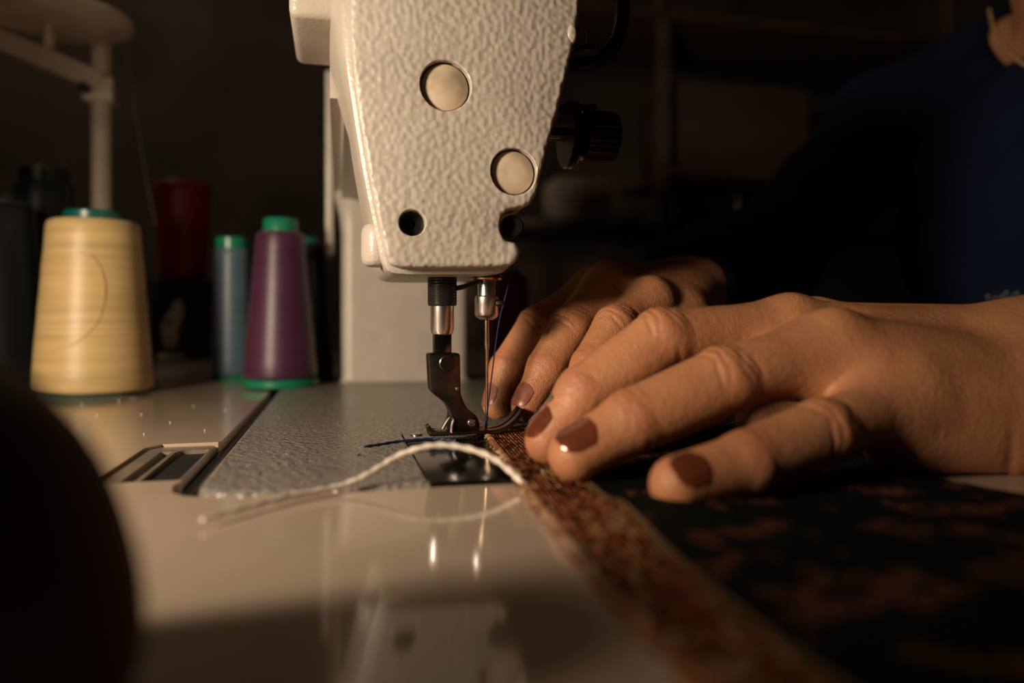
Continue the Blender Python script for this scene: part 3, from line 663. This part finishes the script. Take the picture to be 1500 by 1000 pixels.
#==PERSON
# ---------------------------------------------------------------- the operator
per = empty('person', (480, 160, -750), 'person in a navy sweater guiding the tapestry with both hands', 'person')
def unit(v): v = np.asarray(v, float); return v/np.linalg.norm(v)
class Finger:
    def __init__(s, jts, rad, dorsal=None):
        s.j = [at(*q) if len(q) == 3 else np.array(q) for q in jts]; s.r = rad
        a, b, c, d = s.j
        dn = b-(a+c)/2+0.5*(c-(b+d)/2)
        if dorsal is not None: dn = np.array(dorsal, float)
        s.n = []
        for p, q in ((a, b), (b, c), (c, d)):
            ax = unit(q-p); s.n.append(unit(dn-ax*(dn@ax)))
    def sdf(s, P):
        a, b, c, d = s.j; r = s.r
        f = cap(P, a, b, r[0], r[1]*0.97)
        f = smin(f, cap(P, a*0.45+b*0.55-s.n[0]*r[1]*0.15, b*0.3+a*0.7-s.n[0]*r[1]*0.2, r[1]*0.92, r[0]*0.92), 2.5)
        f = smin(f, cap(P, b, b, r[1]*0.99, r[1]*0.99), 2.0)
        f = smin(f, cap(P, b, c, r[1]*0.97, r[2]*0.98), 2.5)
        f = smin(f, cap(P, b*0.72+c*0.28-s.n[1]*0.9, b*0.22+c*0.78-s.n[1]*0.7, (r[1]+r[2])*0.49, r[2]*1.0), 3.5)
        f = smin(f, cap(P, c, c, r[2]*0.93, r[2]*0.93), 3.0)
        f = smin(f, cap(P, c, d, r[2]*0.95, r[3]), 3.0)
        m_ = c*0.62+d*0.38-s.n[2]*0.9
        f = smin(f, cap(P, m_, d-s.n[2]*0.9, r[3]*1.05, r[3]*0.93), 2.0)
        return f
def make_hand(fingers, palm, lo, hi, h, extra=None, kp=10.0, kf=7.0):
    def fn(P):
        d = None
        for q in palm:
            x = q(P); d = x if d is None else smin(d, x, kp)
        f = None
        for fg in fingers:
            x = fg.sdf(P); f = x if f is None else smin(f, x, 1.2)
        return smin(d, f, kf)
    V, Q, g = surfnet(fn, lo, hi, h); red = np.zeros(len(V)); disp = np.zeros(len(V))
    for fg in fingers:
        own = fg.sdf(V.astype(np.float32)) < 1.5
        for ji, (amp, off) in ((1, (0.85, (-5.4, -2.9, -0.2, 2.3, 5.2))), (2, (0.33, (-1.9, 0.2, 2.2)))):
            J = fg.j[ji]; ax = unit(fg.j[ji+1]-fg.j[ji-1]); nn = unit(fg.n[ji-1]+fg.n[min(ji, 2)]); nn = unit(nn-ax*(nn@ax)); sd = np.cross(ax, nn)
            rel = V-J; u = rel@ax; w_ = rel@nn; s_ = rel@sd; R = fg.r[ji]
            wt = np.clip((w_/R-0.15)/0.5, 0, 1)*own*np.exp(-(u/9.0)**2)
            for kx, o_ in enumerate(off):
                uu = u-o_*0.95-0.03*s_*s_*np.sign(o_)+0.35*np.sin(s_*0.8+kx*2.1)
                disp -= wt*amp*(0.7+0.3*math.sin(kx*1.9+ji))*(0.75+0.25*np.sin(s_*0.55+kx*2.7))*np.exp(-(uu/(0.6+0.12*(kx % 3)))**2)
            disp += wt*0.12*np.exp(-(u/5.0)**2)
            red += 0.35*wt*np.exp(-(u/5.5)**2)
            # palmar flexion crease
            wp_ = np.clip((-w_/R+0.1)/0.5, 0, 1)*own; disp -= wp_*0.4*np.exp(-(u/1.0)**2)
        red += 0.45*own*np.exp(-np.linalg.norm(V-fg.j[3], axis=1)**2/90)
    if extra is not None: disp = disp+extra(V)
    V2 = V+g*disp[:, None]
    return V2, Q, np.clip(red, 0, 1), fn
def nail(fg, fn, parent, m, L=10.5, half=44, label=None, back=0.35):
    c, d = fg.j[2], fg.j[3]; ax = unit(d-c); n_ = fg.n[2]; sd = np.cross(ax, n_); r = fg.r[3]
    tipl = np.linalg.norm(d-c); nu, nv = 14, 14; V = []; ctr0 = tipl+r*0.45-L
    for i in range(nv+1):
        b_ = i/nv
        for j in range(nu+1):
            a_ = -1+2*j/nu
            wsh = min(1, 0.62+1.6*b_)*(1 if b_ < 0.62 else math.sqrt(max(0.02, 1-((b_-0.62)/0.40)**2)))
            if b_ < 0.25: wsh *= math.sqrt(max(0.05, 1-((0.25-b_)/0.30)**2))
            ang = math.radians(half)*a_*wsh
            along = ctr0+L*b_; org = c+ax*min(along, tipl+0.2*r); dirv = n_*math.cos(ang)+sd*math.sin(ang)
            if along > tipl: dirv = unit(dirv*r+ax*(along-tipl)*0.8)
            V.append(np.concatenate([org+dirv*(r+6), -dirv]))
    V = np.array(V); pos = V[:, :3].copy()
    for _ in range(40): pos += V[:, 3:]*(fn(pos.astype(np.float32))*0.8)[:, None]
    bulge = 0.38
    top = pos-V[:, 3:]*bulge; botm = pos+V[:, 3:]*0.8; N = len(top); Fc = []
    for i in range(nv):
        for j in range(nu):
            q = i*(nu+1)+j; Fc.append((q, q+1, q+nu+2, q+nu+1)); Fc.append((N+q, N+q+nu+1, N+q+nu+2, N+q+1))
    rim = [j for j in range(nu+1)]+[i*(nu+1)+nu for i in range(1, nv+1)]+[nv*(nu+1)+j for j in range(nu-1, -1, -1)]+[i*(nu+1) for i in range(nv-1, 0, -1)]
    for a_, b_ in zip(rim, rim[1:]+rim[:1]): Fc.append((a_, N+a_, N+b_, b_))
    o = obj('fingernail', np.vstack([top, botm]), Fc, m, parent, True, 60)
    if label: o['label'] = label
    return o
# --- near (left) hand
LP_ = Finger([(1330, 590, 228), (1205, 632, 208), (1092, 678, 195), (994, 708, 187)], (9.4, 8.8, 7.7, 6.9), (-0.2, -0.72, 0.65))
LR = Finger([(1215, 512, 238), (1062, 556, 226), (926, 617, 219), (842, 664, 214)], (10.6, 10.0, 8.9, 7.5), (-0.2, -0.5, 0.85))
LM = Finger([(1150, 488, 257), (970, 497, 243), (856, 577, 238), (803, 644, 234)], (10.8, 10.0, 8.8, 7.2))
LI = Finger([(1185, 488, 278), (1000, 512, 262), (880, 575, 254), (802, 632, 250)], (10.2, 9.2, 8.2, 6.6))
LT = Finger([(1420, 575, 282), (1290, 590, 290), (1190, 600, 285), (1110, 612, 280)], (13, 11, 10, 8.0), (0, 0.5, 0.8))
WU, WR = at(1500, 616, 236), at(1500, 508, 262)       # ulnar and radial side of the wrist
WM = (WU+WR)/2
fore = unit(np.array([270, -150, 40.])-WM)
elbL = np.array([330, -165, 62.])
def mcap(a, b, ra, rb): return lambda P: cap(P, a, b, ra, rb)
dl = unit(np.cross(LI.j[0]-LP_.j[0], WM-LR.j[0])); dl = dl if dl[2] > 0 else -dl
palmL = [mcap(WM*0.25+WR*0.75, LI.j[0], 16, 11.5), mcap(WM*0.6+WR*0.4, LM.j[0], 16, 11.8), mcap(WM*0.6+WU*0.4, LR.j[0], 15.5, 11.3), mcap(WM*0.2+WU*0.8, LP_.j[0], 14.5, 10.3),
         mcap(at(1470, 624, 236), at(1320, 632, 230), 14, 12.5), mcap((WM*0.4+WU*0.6), (LR.j[0]+LP_.j[0])/2, 15, 11), mcap(LI.j[0]-dl*4, LP_.j[0]-dl*3, 8, 8),
         mcap(LM.j[0]*0.68+LM.j[1]*0.32-dl*4, LR.j[0]*0.70+LR.j[1]*0.30-dl*3, 5, 5), mcap(LR.j[0]*0.7+LR.j[1]*0.3-dl*3, LP_.j[0]*0.72+LP_.j[1]*0.28-dl*2, 4.5, 4.5), mcap(LM.j[0]*0.70+LM.j[1]*0.30-dl*4, LI.j[0]*0.70+LI.j[1]*0.30-dl*4, 5, 5),
         mcap(WR*0.8+WM*0.2-dl*6, LT.j[0], 16, 14), mcap(WM, WM+(elbL-WM)*0.5, 22, 27), mcap(WR*0.8+WM*0.2, WR+(elbL-WM)*0.55, 17, 24), mcap(WU*0.8+WM*0.2, WU+(elbL-WM)*0.55, 15.5, 24)]
def exL(V):
    d = np.zeros(len(V))
    for fg, wb in ((LI, WR*0.8+WM*0.2), (LM, WM*0.5+WR*0.5), (LR, WM*0.6+WU*0.4), (LP_, WU*0.6+WM*0.4)):   # tendons and knuckles
        a = fg.j[0]+dl*9; b = wb*0.8+fg.j[0]*0.2+dl*12; ba = b-a; t = np.clip((V-a)@ba/(ba@ba), 0, 1)
        dd = np.linalg.norm(V-a-t[:, None]*ba, axis=1); d += 0.9*np.exp(-(dd/4.0)**2)*(1-t*0.8)
        d += 1.0*np.exp(-(np.linalg.norm(V-(fg.j[0]+dl*fg.r[0]), axis=1)/6.5)**2)
    ax = unit(elbL-WM); u = (V-WM)@ax                              # soft folds at the wrist
    for o_, a_ in ((-18, 0.5), (-11, 0.45), (-3, 0.6), (6, 0.5)): d -= a_*np.exp(-((u-o_+2*np.sin(V[:, 2]*0.12+o_))/1.6)**2)*np.clip((25-V[:, 2])/20, 0, 1)
    return d
allp = np.array([j for f in (LP_, LR, LM, LI, LT) for j in f.j])
lo = allp.min(0)-16; hi = allp.max(0)+18; hi[0] = 262; lo[1] = min(lo[1], -190); lo[2] = -4; hi[2] = max(hi[2], 92)
VL, QL, RL, fnL = make_hand([LP_, LR, LM, LI, LT], palmL, lo, hi, 0.75, exL)
# --- far (right) hand
RA = Finger([(868, 428, 371), (787, 477, 349), (744, 541, 339), (728, 592, 333)], (10.0, 8.9, 8.0, 6.4))
RB = Finger([(892, 420, 351), (836, 479, 334), (801, 540, 323), (771, 594, 317)], (10.2, 9.2, 8.2, 6.4))
RC = Finger([(952, 448, 340), (902, 478, 318), (866, 538, 307), (838, 588, 301)], (10.0, 9.0, 8.1, 6.6))
RP = Finger([(895, 440, 388), (846, 462, 392), (815, 505, 384), (800, 540, 374)], (9.0, 7.8, 7.0, 6.0))
RT = Finger([(1000, 470, 352), (965, 510, 325), (925, 545, 308), (890, 575, 300)], (12, 10.5, 9.5, 7.6), (0, -0.5, 0.8))
RW = at(1005, 428, 398); elbR = np.array([295, 283, 98.])
dr = unit(np.cross(RC.j[0]-RP.j[0], RB.j[0]-RW)); dr = dr if dr[2] > 0 else -dr
wv = unit(RC.j[0]-RP.j[0])
palmR = [mcap(RW+wv*12, RC.j[0], 14, 11.2), mcap(RW+wv*4, RB.j[0], 15, 11.5), mcap(RW-wv*5, RA.j[0], 15, 11.2), mcap(RW-wv*12, RP.j[0], 14, 10),
         mcap(RC.j[0]-dr*4, RP.j[0]-dr*4, 8, 8), mcap(RW+wv*10, RT.j[0], 14, 13), mcap(RW, RW+(elbR-RW)*0.45, 21, 25)]
for a_, b_ in ((RA, RB), (RB, RC)): palmR.append(mcap(a_.j[0]*0.72+a_.j[1]*0.28-dr*4, b_.j[0]*0.72+b_.j[1]*0.28-dr*4, 5, 5))
def exR(V):
    d = np.zeros(len(V))
    for fg in (RA, RB, RC):
        a = fg.j[0]+dr*9; b = RW+dr*12; ba = b-a; t = np.clip((V-a)@ba/(ba@ba), 0, 1)
        d += 0.9*np.exp(-(np.linalg.norm(V-a-t[:, None]*ba, axis=1)/4.0)**2)*(1-t*0.8)+1.0*np.exp(-(np.linalg.norm(V-(fg.j[0]+dr*fg.r[0]), axis=1)/6.5)**2)
    return d
allp = np.array([j for f in (RA, RB, RC, RP, RT) for j in f.j]+[RW, RW+(elbR-RW)*0.4])
lo = allp.min(0)-22; hi = allp.max(0)+26; lo[2] = -3
VR, QR, RR, fnR = make_hand([RA, RB, RC, RP, RT], palmR, lo, hi, 0.85, exR)
# --- head, neck, trunk and upper arms under the sweater
NK = np.array([498, 152, 290.]); shR = np.array([466, 345, 232.]); shL = np.array([490, -30, 228.]); HC = np.array([452, 155, 446.])
def trunk(P, g=0.0):
    d = ell(P, (500, 160, 120), (105+g, 165+g, 150+g)); d = smin(d, ell(P, (510, 160, -120), (100+g, 150+g, 190+g)), 60)
    d = smin(d, cap(P, NK+np.array([16, 90, -30]), shR, 58+g, 52+g), 40); d = smin(d, cap(P, NK+np.array([16, -90, -30]), shL, 58+g, 52+g), 40)
    d = smin(d, cap(P, shR, elbR, 52+g, 40+g), 25); return smin(d, cap(P, shL, elbL, 52+g, 40+g), 25)
def head_sdf(P):
    d = ell(P, HC+np.array([10, 0, 22]), (96, 76, 92)); d = smin(d, ell(P, HC+np.array([-22, 0, -48]), (66, 54, 62)), 30)
    d = smin(d, cap(P, HC+np.array([-84, 0, 22]), HC+np.array([-102, 0, -12]), 8, 13), 12)               # nose
    d = smin(d, cap(P, HC+np.array([-82, -22, 32]), HC+np.array([-82, 22, 32]), 10, 10), 14)             # brow
    d = smin(d, cap(P, HC+np.array([-84, -17, -42]), HC+np.array([-84, 17, -42]), 6, 6), 8)              # lips
    for sgn in (-1, 1):
        d = smin(d, ell(P, HC+np.array([-74, sgn*31, 10]), (14, 15, 11)), 5); d = smin(d, ell(P, HC+np.array([12, sgn*76, 0]), (18, 8, 30)), 6)
    d = smin(d, cap(P, HC+np.array([16, 0, -60]), NK+np.array([12, 0, -20]), 56, 60), 25)
    return d
def body_fn(P):
    d = smin(head_sdf(P), trunk(P, -9), 25)
    d = smin(d, cap(P, elbR, RW+(elbR-RW)*0.3, 36, 24), 14); return smin(d, cap(P, elbL, WM+(elbL-WM)*0.35, 36, 24), 14)
VB, QB, gB = surfnet(body_fn, (90, -240, -330), (640, 430, 560), 7.0)
Vall = np.vstack([VL, VR, VB]); Qall = np.vstack([QL, QR+len(VL), QB+len(VL)+len(VR)]); red = np.concatenate([RL, RR, np.zeros(len(VB))])
body = npmesh('body', Vall, Qall, 'skin', per, red)
for fg in (LP_, LR, LM, LI): nail(fg, fnL, body, 'nail', 10.6 if fg is not LP_ else 8.6, 44 if fg is not LP_ else 40)
for fg in (RA, RB, RC): nail(fg, fnR, body, 'nail_worn', 10.0)
# sweater
def sweater_fn(P):
    d = trunk(P, 0.0)
    a = cap(P, elbR, RW+(elbR-RW)*0.02, 46, 30); d = smin(d, a, 20)
    b = cap(P, elbL, WM+(elbL-WM)*0.62, 44, 36); d = smin(d, b, 20)
    d = d+2.2*np.sin(P[:, 0]*0.045+P[:, 2]*0.06)*np.sin(P[:, 1]*0.05+P[:, 0]*0.02)+1.2*np.sin(P[:, 2]*0.13+P[:, 1]*0.07)
    nb = ell(P, NK+np.array([-34, 2, 44]), (92, 89, 100))                                                  # neck opening
    return np.maximum(d, -nb)
VS, QS, gS = surfnet(sweater_fn, (95, -260, -345), (660, 450, 330), 6.0)
swt = npmesh('sweater', VS, QS, 'sweater', per); swt['label'] = 'dark navy knitted sweater'
VH, QH, gH = surfnet(lambda P: np.maximum(np.minimum(ell(P, HC+np.array([24, 0, 30]), (98, 86, 98)), cap(P, HC+np.array([70, 0, -10]), HC+np.array([85, 0, -70]), 55, 40)), -ell(P, HC+np.array([-95, 0, -40]), (88, 70, 108))), HC-np.array([150, 120, 140]), HC+np.array([190, 120, 160]), 5.0)
npmesh('hair', VH, QH, 'hair', per)
# necklace of small beads, lying on the skin inside the neckline
neck = bpy.data.objects.new('necklace', None); C.objects.link(neck); neck.parent = per; neck.location = (0, 0, 0); neck['label'] = 'string of small bronze beads'
def ball(r): return lathe_mesh([(r*math.sin(a)+0.02, r*math.cos(a)) for a in np.linspace(0, PI, 7)], 10)
def touch(px, py, lift, D=380.0):      # first point of the clothed body along a sight line
    for _ in range(200):
        p = at(px, py, D); d = float(np.minimum(body_fn(p[None].astype(np.float32)), sweater_fn(p[None].astype(np.float32)))[0])-lift
        if abs(d) < 0.05: break
        D += d*0.7
    return p
def bead_row(pts, r, m, name, par):
    me = None
    for px, py in pts:
        p = touch(px, py, r*0.8)
        if me is None: o = obj(name, *ball(r), m); me = o.data
        else: o = bpy.data.objects.new(name, me); C.objects.link(o)
        o.parent = par; o.location = Vector(p)*S-per.location
path = spline([(1446, -20), (1449, 10), (1456, 42), (1470, 68), (1488, 86), (1512, 100), (1545, 110), (1585, 112), (1625, 104), (1655, 86)], 12)
seg = np.concatenate([[0], np.cumsum(np.linalg.norm(np.diff(path, axis=0), axis=1))]); q = np.arange(0, seg[-1], 7.2)
bead_row(list(zip(np.interp(q, seg, path[:, 0]), np.interp(q, seg, path[:, 1]))), 2.1, 'bead', 'bead', neck)
bead_row([(1447, 434), (1458, 436), (1469, 434), (1474, 428), (1484, 434), (1489, 429), (1497, 435)], 0.9, 'chrome', 'sequin', swt)
